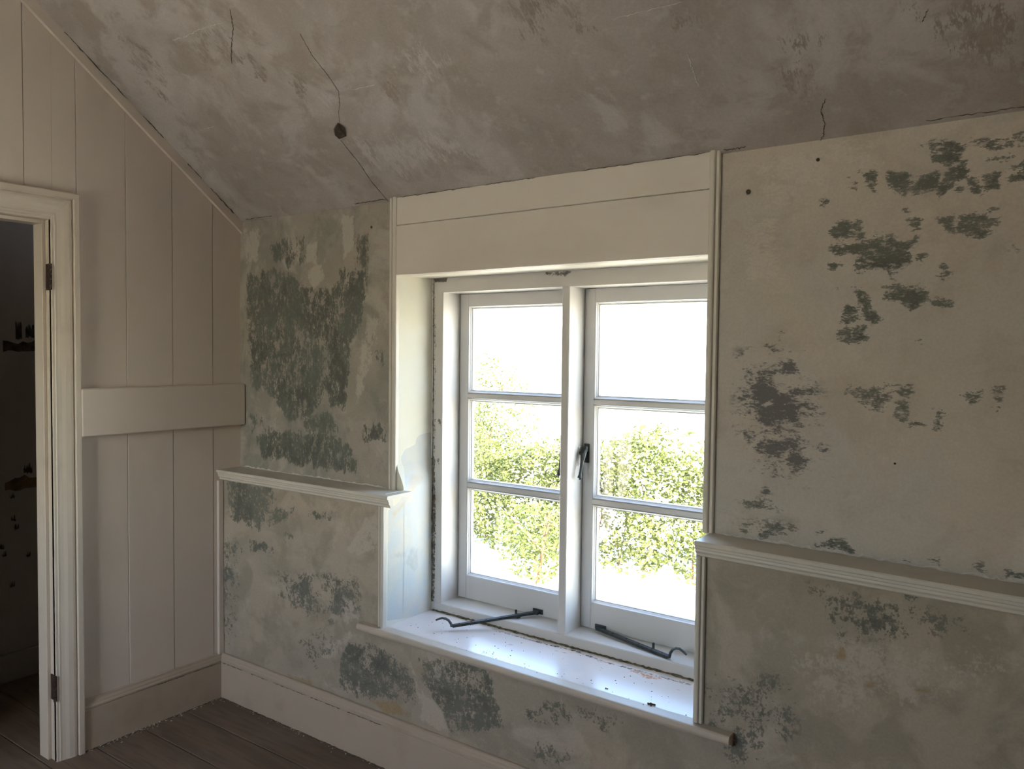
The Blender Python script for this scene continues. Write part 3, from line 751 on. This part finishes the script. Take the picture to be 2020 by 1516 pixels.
# bared strips where paint has come away on the passage boards
def ragged(y0, y1, z0, z1, name, mat, seed):
    random.seed(seed); n = 14; P = []
    for i in range(n+1): P.append((y0+(y1-y0)*i/n, z0+random.uniform(-.005, .005)))
    for i in range(n+1): P.append((y1-(y1-y0)*i/n, z1+random.uniform(-.018, .014)))
    B().prism(P, 'x', XP, XP+.0006).build(name, mat, wp)
ragged(-.475, -.20, 1.437, 1.485, 'bare_patch', 'hole', 1)
ragged(-.475, -.20, .832, .885, 'bare_patch', 'wood_bare', 2)
ragged(-.425, -.40, 1.49, 1.56, 'bare_patch', 'hole', 3)
ragged(-.385, -.35, 1.50, 1.545, 'bare_patch', 'hole', 4)
ragged(-.40, -.365, .90, .935, 'bare_patch', 'hole', 5)
for k, (y, z) in enumerate(((-.455, .80), (-.452, .70), (-.44, .66), (-.50, .585), (-.49, .55), (-.395, .53), (-.46, .41))):
    ragged(y, y+.018, z, z+.014, 'bare_patch', 'hole', 20+k)

# ---- ceiling
b = B(); nu, nv = 210, 90
SL = math.hypot(1, KS)
def cfn(u, v):
    x = -.01 + (XR+.02)*u; y = YU + (YT-YU)*v
    d = mnoise.noise(Vector((x*2.2, y*2.2, 7)))*.006 + mnoise.noise(Vector((x*9, y*5, 2)))*.0018
    d *= min(1, v*20)
    return (x, y, slope(y) - d)
b.grid(cfn, nu, nv)
ceiling = b.build('ceiling', 'ceiling', kind='structure', smooth=True, mask=('CE', 'xy'))
cb = B(); cb.prism([(.45, slope(.45)+.03), (.45, slope(.45)+.12), (YT, ZT+.12), (YF-.1, ZT+.12), (YF-.1, ZT), (YT, ZT), (YU+.02, slope(YU+.02)+.02)], 'x', -.16, XR+.16)
cb.build('roof_lining', 'core', ceiling)
nrm = Vector((0, -KS, -1)).normalized()
def cpt(x, y, off=.0012): return Vector((x, y, slope(y))) + nrm*off
def ribbon(pts3, w, normal, seed=0):
    """thin irregular strip lying on a surface"""
    random.seed(seed); pts = [Vector(p) for p in pts3]; dense = []
    for a, c in zip(pts, pts[1:]):
        n = max(2, int((c-a).length/.012))
        for i in range(n): dense.append(a.lerp(c, i/n))
    dense.append(pts[-1]); bm = B(); L = []
    for i, p in enumerate(dense):
        t = (dense[min(i+1, len(dense)-1)] - dense[max(i-1, 0)]).normalized(); s = t.cross(normal)
        j = random.uniform(-1, 1)*w*.6; ww = w*random.uniform(.25, 1.1)*(.4 if i in (0, len(dense)-1) else 1)
        L.append([bm.bm.verts.new(p + s*(j+k*ww*.5) + normal*h) for k, h in ((-1, 0), (1, 0), (1, -.002), (-1, -.002))])
    for a, c in zip(L, L[1:]):
        for k in range(4): bm.bm.faces.new((a[k], a[(k+1) % 4], c[(k+1) % 4], c[k]))
    bm.bm.faces.new(L[0]); bm.bm.faces.new(L[-1][::-1])
    return bm
for pp, w_, n_, s_, nm_, mt_ in RIBS:
    ribbon(pp, w_, n_, s_).build(nm_, mt_, wall_back)
def ceil_off(x, y):
    d = mnoise.noise(Vector((x*2.2, y*2.2, 7)))*.006 + mnoise.noise(Vector((x*9, y*5, 2)))*.0018
    return d*min(1, (YU-y)/(YU-YT)*20)
def cline(l): return [Vector((x, y, slope(y) - ceil_off(x, y))) + nrm*.0012 for x, y in l]
def densify(l, n=6):
    o = []
    for a, c in zip(l, l[1:]):
        for i in range(n): o.append([a[0]+(c[0]-a[0])*i/n, a[1]+(c[1]-a[1])*i/n])
    return o + [l[-1]]
for i, l in enumerate(CEILING_CRACKS + CEILING_CRACKS_B):
    ribbon(cline(densify(l)), .0028 if i in (0, 3) else .0018, nrm, i).build('crack', 'crackdark', ceiling)
for i, l in enumerate(CEILING_SCRATCHES + CEILING_SCRATCHES_B):
    ribbon(cline(densify(l)), .003, nrm, 40+i).build('scratch', 'scratch', ceiling)
# knocked-out hole: a rough rim sinking into a dark pocket
def hole():
    P = [Vector((*p, 0)) for q in CEILING_HOLE for p in q]; c = sum(P, Vector())/len(P)
    b = B(); L = []
    for sc, off in ((1.25, .0015), (1.0, .003), (.8, .001), (.45, .0005)):
        L.append([b.bm.verts.new(cline([((c+(p-c)*sc).x, (c+(p-c)*sc).y)])[0] + nrm*(off+.001*((i*7) % 3))) for i, p in enumerate(P)])
    for a, d in zip(L, L[1:]):
        for k in range(len(P)): b.bm.faces.new((a[k], a[(k+1) % len(P)], d[(k+1) % len(P)], d[k]))
    b.bm.faces.new(L[-1])
    b.build('broken_hole', 'hole', ceiling)
hole()
# open joint between ceiling and walls
def joint(x0, x1, w, seed):
    p = [(x0+(x1-x0)*i/12, YU-.012, slope(YU-.012)-.003) for i in range(13)]
    ribbon(p, w, Vector((0, -1, -.2)).normalized(), seed).build('crack', 'crackdark', ceiling)
joint(.93, 1.25, .003, 61); joint(1.3, 1.5, .002, 62); joint(1.66, 2.05, .0022, 63); joint(.05, .22, .0025, 64); joint(.70, .86, .003, 65); joint(2.1, 2.16, .003, 66); joint(2.58, 2.8, .0025, 67)
for y0, y1, s in ((.05, -.06, 71), (-.10, -.16, 72), (-.26, -.34, 73), (-.40, -.62, 74)):
    p = [(.0185, y0+(y1-y0)*i/8, slope(y0+(y1-y0)*i/8)-.002) for i in range(9)]
    ribbon(p, .0035, Vector((1, 0, 0)), s).build('crack', 'crackdark', ceiling)
# nail holes in the plaster
for k, q in enumerate(SPECKS_UP):
    x, z = q[0]; r = (.007, .005, .003, .005, .005)[k]
    d = mnoise.noise(Vector((x*3+(5 if x > 1.5 else 1), z*3, 0)))*.004 + mnoise.noise(Vector((x*12+(5 if x > 1.5 else 1), z*12, 3)))*.0012
    B().tube([(x, YU+.004+d, z), (x, YU-.0012+d, z)], [r, r*.9], 9).build('nail_hole', 'hole', wall_back)

# ---- remaining shell, out of view
B().box(XR, XR+.12, YF-.1, .42, -.1, ZT+.1).build('wall_right', 'core', kind='structure')
W2 = (.5, 1.5, .9, 2.0)  # opening for the added fill window
B().box(-.1, W2[0], YF-.12, YF, -.1, ZT+.1).box(W2[1], XR+.1, YF-.12, YF, -.1, ZT+.1).box(W2[0], W2[1], YF-.12, YF, -.1, W2[2]).box(W2[0], W2[1], YF-.12, YF, W2[3], ZT+.1).build('wall_front', 'plain_wall', kind='structure')

# ------------------------------------------------------------------ window
win = empty('window_1', kind='structure')
ZF0, ZF1 = .520, 1.672          # clear opening of the frame
XJ0, XM0, XM1, XJ1 = .992, 1.503, 1.532, 2.045
b = B().grid(lambda u, v: (.930+(XJ0-.930)*u, YFR, .47+(ZH-.47)*v), 12, 160).box(.89, XJ0, YFR+.0015, .41, .47, ZH)
b.build('jamb', 'frame', win, mask=('FR', 'xz', 'y', YFR))
B().box(XJ1, 2.12, YFR, .41, .47, ZH, .002).build('jamb', 'frame', win)
b = B().grid(lambda u, v: (XJ0-.001+(XJ1-XJ0+.002)*u, YFR-.0002, ZF1+(ZH-ZF1)*v), 140, 8).box(XJ0-.001, XJ1+.001, YFR+.001, .41, ZF1, ZH)
b.build('head', 'frame', win, mask=('FR', 'xz', 'y', YFR))
B().box(XM0, XM1, YFR, .41, ZF0-.002, ZF1+.002, .0025).build('mullion', 'frame', win)
b = B().box(XJ0-.06, XJ1+.05, YFR-.003, .44, .462, ZF0, .003)
b.build('frame_sill', 'frame', win)
zb = [(1.291,), (.955,)]
def casement(x0, x1, mir, name):
    sw, tr_, br = .040, .044, .086
    g = .0015
    X0, X1, Z0, Z1 = x0+g, x1-g, ZF0+g+.002, ZF1-g
    b = B()
    b.box(X0, X0+sw, YSA, YSA+.042, Z0, Z1, .0015).box(X1-sw, X1, YSA, YSA+.042, Z0, Z1, .0015)
    b.box(X0+sw, X1-sw, YSA+.0002, YSA+.042, Z0, Z0+br, .0008).box(X0+sw, X1-sw, YSA+.0002, YSA+.042, Z1-tr_, Z1, .0008)
    c = b.build('casement', 'sash', win)
    xa, xb = X0+sw, X1-sw
    hs = [Z0+br, .955, 1.291, Z1-tr_]; hb = .011
    for z in hs[1:3]:
        B().prism([(YSA+.002, z-hb+.002), (YSA, z-hb+.0045), (YSA, z+hb-.0045), (YSA+.002, z+hb-.002), (YSA+.014, z+hb-.001), (YSA+.040, z+.006), (YSA+.040, z-.006), (YSA+.014, z-hb+.001)], 'x', xa-.001, xb+.001).build('glazing_bar', 'sash', c)
    for i in range(3):
        za = hs[i] + (hb if i else 0); zc = hs[i+1] - (hb if i < 2 else 0)
        B().ring(xa, xb, za, zc, [(-.0005, YSA+.0012), (.002, YSA+.0012), (.004, YSA+.006), (.007, YSA+.010), (.0075, YSA+.014), (.0105, YSA+.0145), (.0115, YSA+.022), (.0115, YSA+.027), (-.0005, YSA+.027)]).build('glazing_bead', 'sash', c)
        B().box(xa+.002, xb-.002, YSA+.028, YSA+.031, za+.002, zc-.002).build('pane', 'glass', c, label='clear window pane')
    # cockspur fastener on the meeting stile
    hx = (X1 - .034) if not mir else (X0 + .017); s = -1 if mir else 1
    h = B()
    h.box(hx-.010, hx+.010, YSA-.004, YSA, 1.085, 1.150, .0015)
    h.box(hx-.007, hx+.007, YSA-.020, YSA-.004, 1.122, 1.142, .003)
    h.tube([(hx, YSA-.018, 1.128), (hx, YSA-.025, 1.118), (hx, YSA-.033, 1.09), (hx, YSA-.041, 1.062), (hx, YSA-.045, 1.05), (hx, YSA-.047, 1.040), (hx, YSA-.046, 1.034)], [.009, .010, .006, .0045, .005, .0085, .004], 10)
    h.tube([(hx, YSA-.014, 1.120), (hx+s*.022, YSA-.020, 1.118)], [.0075, .006], 8)
    h.build('handle', 'iron', c, label='black iron cockspur fastener ' + ('on the right casement beside the mullion' if mir else 'on the left casement half hidden by the mullion'))
    return c
c1 = casement(XJ0, XM0, False, 'l')
c2 = casement(XM1, XJ1, True, 'r')
# striking plates on the mullion
for xx, s in ((XM1, 1), (XM0, -1)):
    b = B().box(min(xx, xx+s*.002), max(xx, xx+s*.002), YSA-.030, YSA-.014, 1.075, 1.140, .0008)
    b.tube([(xx+s*.001, YSA-.022, 1.133), (xx+s*.003, YSA-.022, 1.133)], .003, 8).tube([(xx+s*.001, YSA-.022, 1.082), (xx+s*.003, YSA-.022, 1.082)], .003, 8)
    b.build('striking_plate', 'frame', win, label='painted oval striking plate screwed to the mullion')
# casement stays
def stay(p0, p1, tip, up, label):
    p0, p1, tip = Vector(p0), Vector(p1), Vector(tip); b = B()
    t = (p1-p0).normalized(); s = t.cross(Vector((0, 0, 1))).normalized(); w = s.cross(t)
    def bar(a, c, hw, hh, e0=1., e1=1.):
        V = []
        for p, e in ((a, e0), (c, e1)):
            V.append([b.bm.verts.new(p + s*i*hw*e + w*j*hh) for i, j in ((-1, -1), (1, -1), (1, 1), (-1, 1))])
        for k in range(4): b.bm.faces.new((V[0][k], V[0][(k+1) % 4], V[1][(k+1) % 4], V[1][k]))
        b.bm.faces.new(V[0][::-1]); b.bm.faces.new(V[1])
    bar(p0, p1, .0075, .0042)
    L = (p1-p0).length
    A0, A1 = p1 - t*.004, p1 + t*.004 + Vector((0, 0, .001)); d = tip - p1; z_ = Vector((0, 0, 1))
    ctrl = [A0, A1, p1 + d*.10 + z_*up*.45, p1 + d*.24 + z_*up*.95, p1 + d*.42 + z_*up*1.08, p1 + d*.62 + z_*up*.95, p1 + d*.82 + z_*up*.5, tip]
    b.tube(ctrl, [.0068, .0068, .0062, .006, .0058, .0055, .005, .0042], 8, .7)
    o = b.build('casement_stay', 'iron', win, label=label)
    for f in (.22, .42, .60, .78, .92):
        q = p0 + t*L*f + w*.0042
        B().tube([q - w*.0005, q + w*.0008], .0032, 8).build('peg_hole', 'hole', o)
    pb = B()
    pb.box(p0.x-.020, p0.x+.022, YSA-.004, YSA, p0.z-.007, p0.z+.010, .001)
    pb.box(p0.x-.010, p0.x+.012, YSA-.020, YSA-.004, p0.z-.006, p0.z+.006, .002)
    pb.build('pivot_bracket', 'iron', o)
    return o
stay((1.360, .331, .537), (1.152, .120, .5035), (1.098, .095, .520), .016, 'black iron casement stay swung out over the window board')
stay((1.612, .328, .533), (1.893, .262, .5255), (1.955, .255, .548), .022, 'black iron casement stay lying along the frame sill')
for x in (1.302, 1.83):
    b = B().box(x-.016, x+.016, .283, .297, ZF0-.001, ZF0+.003, .0008).tube([(x, .29, ZF0+.002), (x, .29, ZF0+.026)], [.0042, .0038], 8)
    b.build('stay_pin', 'iron', win, label='small black iron stay peg standing on the frame sill')
# window board with a rounded nose and ears running past the opening
def board():
    b = B(); x0, x1 = .838, 2.190
    n = [(-.026+.0, -.0)]
    nose = [(-.024 - .010*math.sin(math.pi*i/8), -.0125 + .0125*math.cos(math.pi*i/8)) for i in range(9)]
    # nose strip with the ears
    pr = [(.012, 0)] + nose + [(-.014, -.026), (-.010, -.034), (.0, -.036), (.012, -.036)]
    nb = B().prism(pr, 'x', x0, x1)
    for v in nb.bm.verts: v.co.z += sill_z(v.co.x)
    b.grid(lambda u, v: (XL0-.012+(XR0-XL0+.024)*u, .0105+(YFR+.01-.0105)*v, 0.), 150, 34)
    b.box(XL0-.012, XR0+.012, .011, YFR+.01, -.030, -.0004)
    for v in b.bm.verts: v.co.z += sill_z(v.co.x)
    o = b.build('window_board', 'sill', win, mask=('SL', 'xy'))
    nb.build('nosing', 'nosing', o)
    return o
board()
# grimy filler in the joint between board and frame sill
b = B(); random.seed(3); L = []
for i in range(120):
    x = .955 + i*(2.085-.955)/119; h = .003+.004*random.random(); d = .004+.007*random.random(); z = sill_z(x)
    L.append([b.bm.verts.new(c) for c in ((x, YFR-.002, z+h), (x, YFR-d*.5-.002, z+h*.6), (x, YFR-d-.002, z+.0003))])
for a, c in zip(L, L[1:]):
    for k in range(2): b.bm.faces.new((a[k], a[k+1], c[k+1], c[k]))
o = b.build('grimy_joint', 'grime', win)
# mould-stained corner between reveal and frame
b = B(); L = []
for i in range(220):
    z = sill_z(.95) + i*(ZH-sill_z(.95))/219
    q = mnoise.noise(Vector((0, 3, z*9)))*.6 + mnoise.noise(Vector((0, 8, z*40)))*.5
    w = max(.0002, (.0006+.0036*q)*(1.9 if z < .95 else .8))
    L.append([b.bm.verts.new(c) for c in ((.9475, YFR-.002-w*1.4, z), (.9485+w*.2, YFR-.0025, z), (.9492+w*.8, YFR-.0006, z))])
for a, c in zip(L, L[1:]):
    for k in range(2): b.bm.faces.new((a[k], a[k+1], c[k+1], c[k]))
b.build('mould_line', 'mould', win)

# added window, unseen behind the camera, letting in fill sun and sky
w2 = empty('fill_window', kind='structure')
b = B(); x0, x1, z0, z1 = W2; xm = (x0+x1)/2
for a0, a1, c0, c1 in ((x0-.02, x0+.04, z0-.02, z1+.02), (x1-.04, x1+.02, z0-.02, z1+.02), (x0+.04, x1-.04, z0-.02, z0+.04), (x0+.04, x1-.04, z1-.04, z1+.02), (xm-.02, xm+.02, z0+.04, z1-.04)):
    b.box(a0, a1, YF-.11, YF-.05, c0, c1)
b.build('frame', 'sash', w2)
for a0, a1 in ((x0+.04, xm-.02), (xm+.02, x1-.04)):
    B().box(a0, a1, YF-.08, YF-.076, z0+.04, z1-.04).build('pane', 'glass', w2)

# ------------------------------------------------------------------ small loose things
def clump(x, y, s, seed):
    random.seed(seed); b = B(); z = sill_z(x)
    for k in range(9):
        px, py, r = x+random.uniform(-s, s), y+random.uniform(-s, s)*.7, random.uniform(.25, .5)*s
        m = Matrix.Translation((px, py, z+r*.55)) @ Matrix.Diagonal((1, .8, .6, 1))
        bmesh.ops.create_icosphere(b.bm, subdivisions=1, radius=r, matrix=m)
    return b
x, y = SILL_SPECKS[0][0]
clump(x, y, .009, 5).build('dirt_clump', 'hole', label='dark crumbly clump of dirt near the right end of the window board', cat='dirt', group=None)
x, y = SILL_SPECKS[1][0]
clump(x, y, .0045, 6).build('dirt_clump', 'hole', label='small dark crumb of dirt on the middle of the window board', cat='dirt')
b = B(); random.seed(12)
pts = [tuple(q[0]) for q in SILL_SPECKS[2:]] + [(random.uniform(1.0, 2.05), random.uniform(.01, .22)) for _ in range(70)]
for x, y in pts:
    r = random.uniform(.0008, .0022); m = Matrix.Translation((x, y, sill_z(x)+r*.4)) @ Matrix.Diagonal((1, .8, .55, 1))
    bmesh.ops.create_icosphere(b.bm, subdivisions=1, radius=r, matrix=m)
b.build('sill_grit', 'hole', kind='stuff', label='scattered dark specks of grit over the white window board', cat='grit')
b = B(); random.seed(13)
for _ in range(60):
    x = 1.42+abs(random.gauss(0, .25)) if random.random() < .7 else random.uniform(1., 2.05); x = min(x, 2.07)
    y = YFR-.012-abs(random.gauss(0, .012)); s = random.uniform(.002, .006); a = random.uniform(0, 6.28); z = sill_z(x)+.0008
    V = [b.bm.verts.new((x+s*math.cos(a+t)*random.uniform(.6, 1.2), y+s*math.sin(a+t)*.7, z+random.uniform(0, .002))) for t in (0, 1.6, 3.1, 4.7)]
    b.bm.faces.new(V)
b.build('paint_flakes', 'flake', kind='stuff', label='flakes of old paint along the frame at the back of the window board', cat='paint flakes')
b = B(); random.seed(14)
for _ in range(170):
    if random.random() < .65: x, y = .022+abs(random.gauss(0, .012)), random.uniform(-.6, -.03)
    else: x, y = random.uniform(.03, 1.4), -.024-abs(random.gauss(0, .012))
    s = random.uniform(.0015, .005); a = random.uniform(0, 6.28); z = .001
    V = [b.bm.verts.new((x+s*math.cos(a+t)*random.uniform(.6, 1.2), y+s*math.sin(a+t), z+random.uniform(0, .003))) for t in (0, 1.6, 3.1, 4.7)]
    b.bm.faces.new(V)
b.build('plaster_crumbs', 'flake', kind='stuff', label='pale plaster crumbs on the floorboards along the skirting', cat='crumbs')
# dust line where skirting meets floor
p = [(.021+random.uniform(0, .003), -.03-.55*i/30, .0015) for i in range(31)]
ribbon(p, .010, Vector((0, 0, 1)), 91).build('dust_line', 'grime', fl)
p = [(.03+1.3*i/60, -.0215-random.uniform(0, .003), .0015) for i in range(61)]
ribbon(p, .007, Vector((0, 0, 1)), 92).build('dust_line', 'grime', fl)
# flaking paint along the skirting cap
for k, (x0, x1) in enumerate(((.03, .16), (.22, .33), (.36, .55), (.58, .74), (.78, .95))):
    p = [(x0+(x1-x0)*i/10, -.0212, .1500) for i in range(11)]
    ribbon(p, .0035, Vector((0, -1, 0)), 100+k).build('paint_crack', 'crackdark', bpy.data.objects['baseboard_back'])
for k, (y0, y1) in enumerate(((-.04, -.15), (-.18, -.30))):
    p = [(.0212, y0+(y1-y0)*i/10, .1500) for i in range(11)]
    ribbon(p, .003, Vector((1, 0, 0)), 110+k).build('paint_crack', 'crackdark', bpy.data.objects['baseboard_left'])

# ------------------------------------------------------------------ outdoors
B().box(-2500, 2500, -2500, 2500, -2.75, -2.6).build('ground', 'ground', kind='structure')
def leaves(n, sampler, size):
    P = np.array([sampler() for _ in range(n)])
    D = rng.normal(size=(n, 3)); D[:, 2] *= .6; D /= np.linalg.norm(D, axis=1)[:, None]
    N = rng.normal(size=(n, 3)); N[:, 2] += .8; N[:, 1] -= .4
    S = np.cross(D, N); S /= np.linalg.norm(S, axis=1)[:, None]
    N = np.cross(S, D)
    L = size*rng.uniform(.6, 1.3, (n, 1)); W = L*.55
    V = np.stack([P - D*L*.5, P + S*W*.5 + N*L*.08, P + D*L*.5 - N*L*.05, P - S*W*.5 + N*L*.08], 1).reshape(-1, 3)
    F = np.arange(n*4).reshape(-1, 4)
    me = bpy.data.meshes.new('foliage'); me.from_pydata(V.tolist(), [], F.tolist()); me.update()
    return me
def htop(x): return -.22 + .16*math.sin(x*1.3+.4) + .10*math.sin(x*3.1) + (.25 if x > -3.6 else 0)
def hedge_pt():
    while True:
        x = random.uniform(-13, 4.5); d = random.random()**2.2*1.6; y = 10.7 + d
        z0, z1 = -2.55, htop(x) - .25*max(0, .7-d)
        z = z0 + (z1-z0)*random.random()**.8
        if mnoise.noise(Vector((x*1.6, y*1.6, z*1.6))) > -.34 + .2*(z < -2.2): break
    return (x, y + .25*mnoise.noise(Vector((x*1.1, z*1.1, 5))), z)
random.seed(21)
hd = empty('hedge', kind=None, label='long sunlit green hedge running across the garden outside the window', cat='hedge')
link('foliage', leaves(45000, hedge_pt, .11), 'leaf', hd, kind='stuff')
b = B()
for k in range(26):
    x = -12.6 + k*.66 + random.uniform(-.2, .2); y = 11.4
    b.tube([(x, y, -2.6), (x+random.uniform(-.2, .2), y+.1, -1.7), (x+random.uniform(-.4, .4), y-.1, htop(x)-.4)], [.022, .014, .006], 6)
b.build('stems', 'twig', hd)
def bush(name, cx, cy, rx, rz, n, label, branch=None):
    e = empty(name, label=label, cat='shrub')
    top = -2.6 + rz
    def pt():
        while True:
            v = np.array([random.gauss(0, 1) for _ in range(3)]); v /= np.linalg.norm(v); r = random.random()**.35
            x, y, z = cx + v[0]*r*rx, cy + v[1]*r*rx*.8, -2.6 + rz*.52 + v[2]*r*rz*.48
            if mnoise.noise(Vector((x*1.5, y*1.5, z*1.5))) > -.18: return (x, y, z)
    link('foliage', leaves(n, pt, .095), 'leaf2', e, kind='stuff')
    b = B()
    for k in range(4):
        a = random.uniform(0, 6.28); q = random.uniform(.3, .7)
        b.tube([(cx, cy, -2.6), (cx+math.cos(a)*rx*q*.5, cy+math.sin(a)*rx*q*.4, -2.6+rz*.45), (cx+math.cos(a)*rx*q, cy+math.sin(a)*rx*.7*q, -2.6+rz*.85)], [.03, .018, .006], 6)
    if branch: b.tube(branch, [.02, .016, .012, .006], 6)
    b.build('stems', 'twig', e)
bush('tall_shrub', -9.9, 14.4, 1.9, 4.1, 9000, 'taller loose green shrub rising above the hedge at its left')
bush('low_shrub', -4.6, 9.45, .85, 1.5, 1300, 'small shrub with a slanting brown branch in front of the hedge', [(-4.86, 9.0, -1.36), (-4.6, 8.98, -1.55), (-4.3, 8.98, -1.78), (-4.02, 9.0, -1.98)])
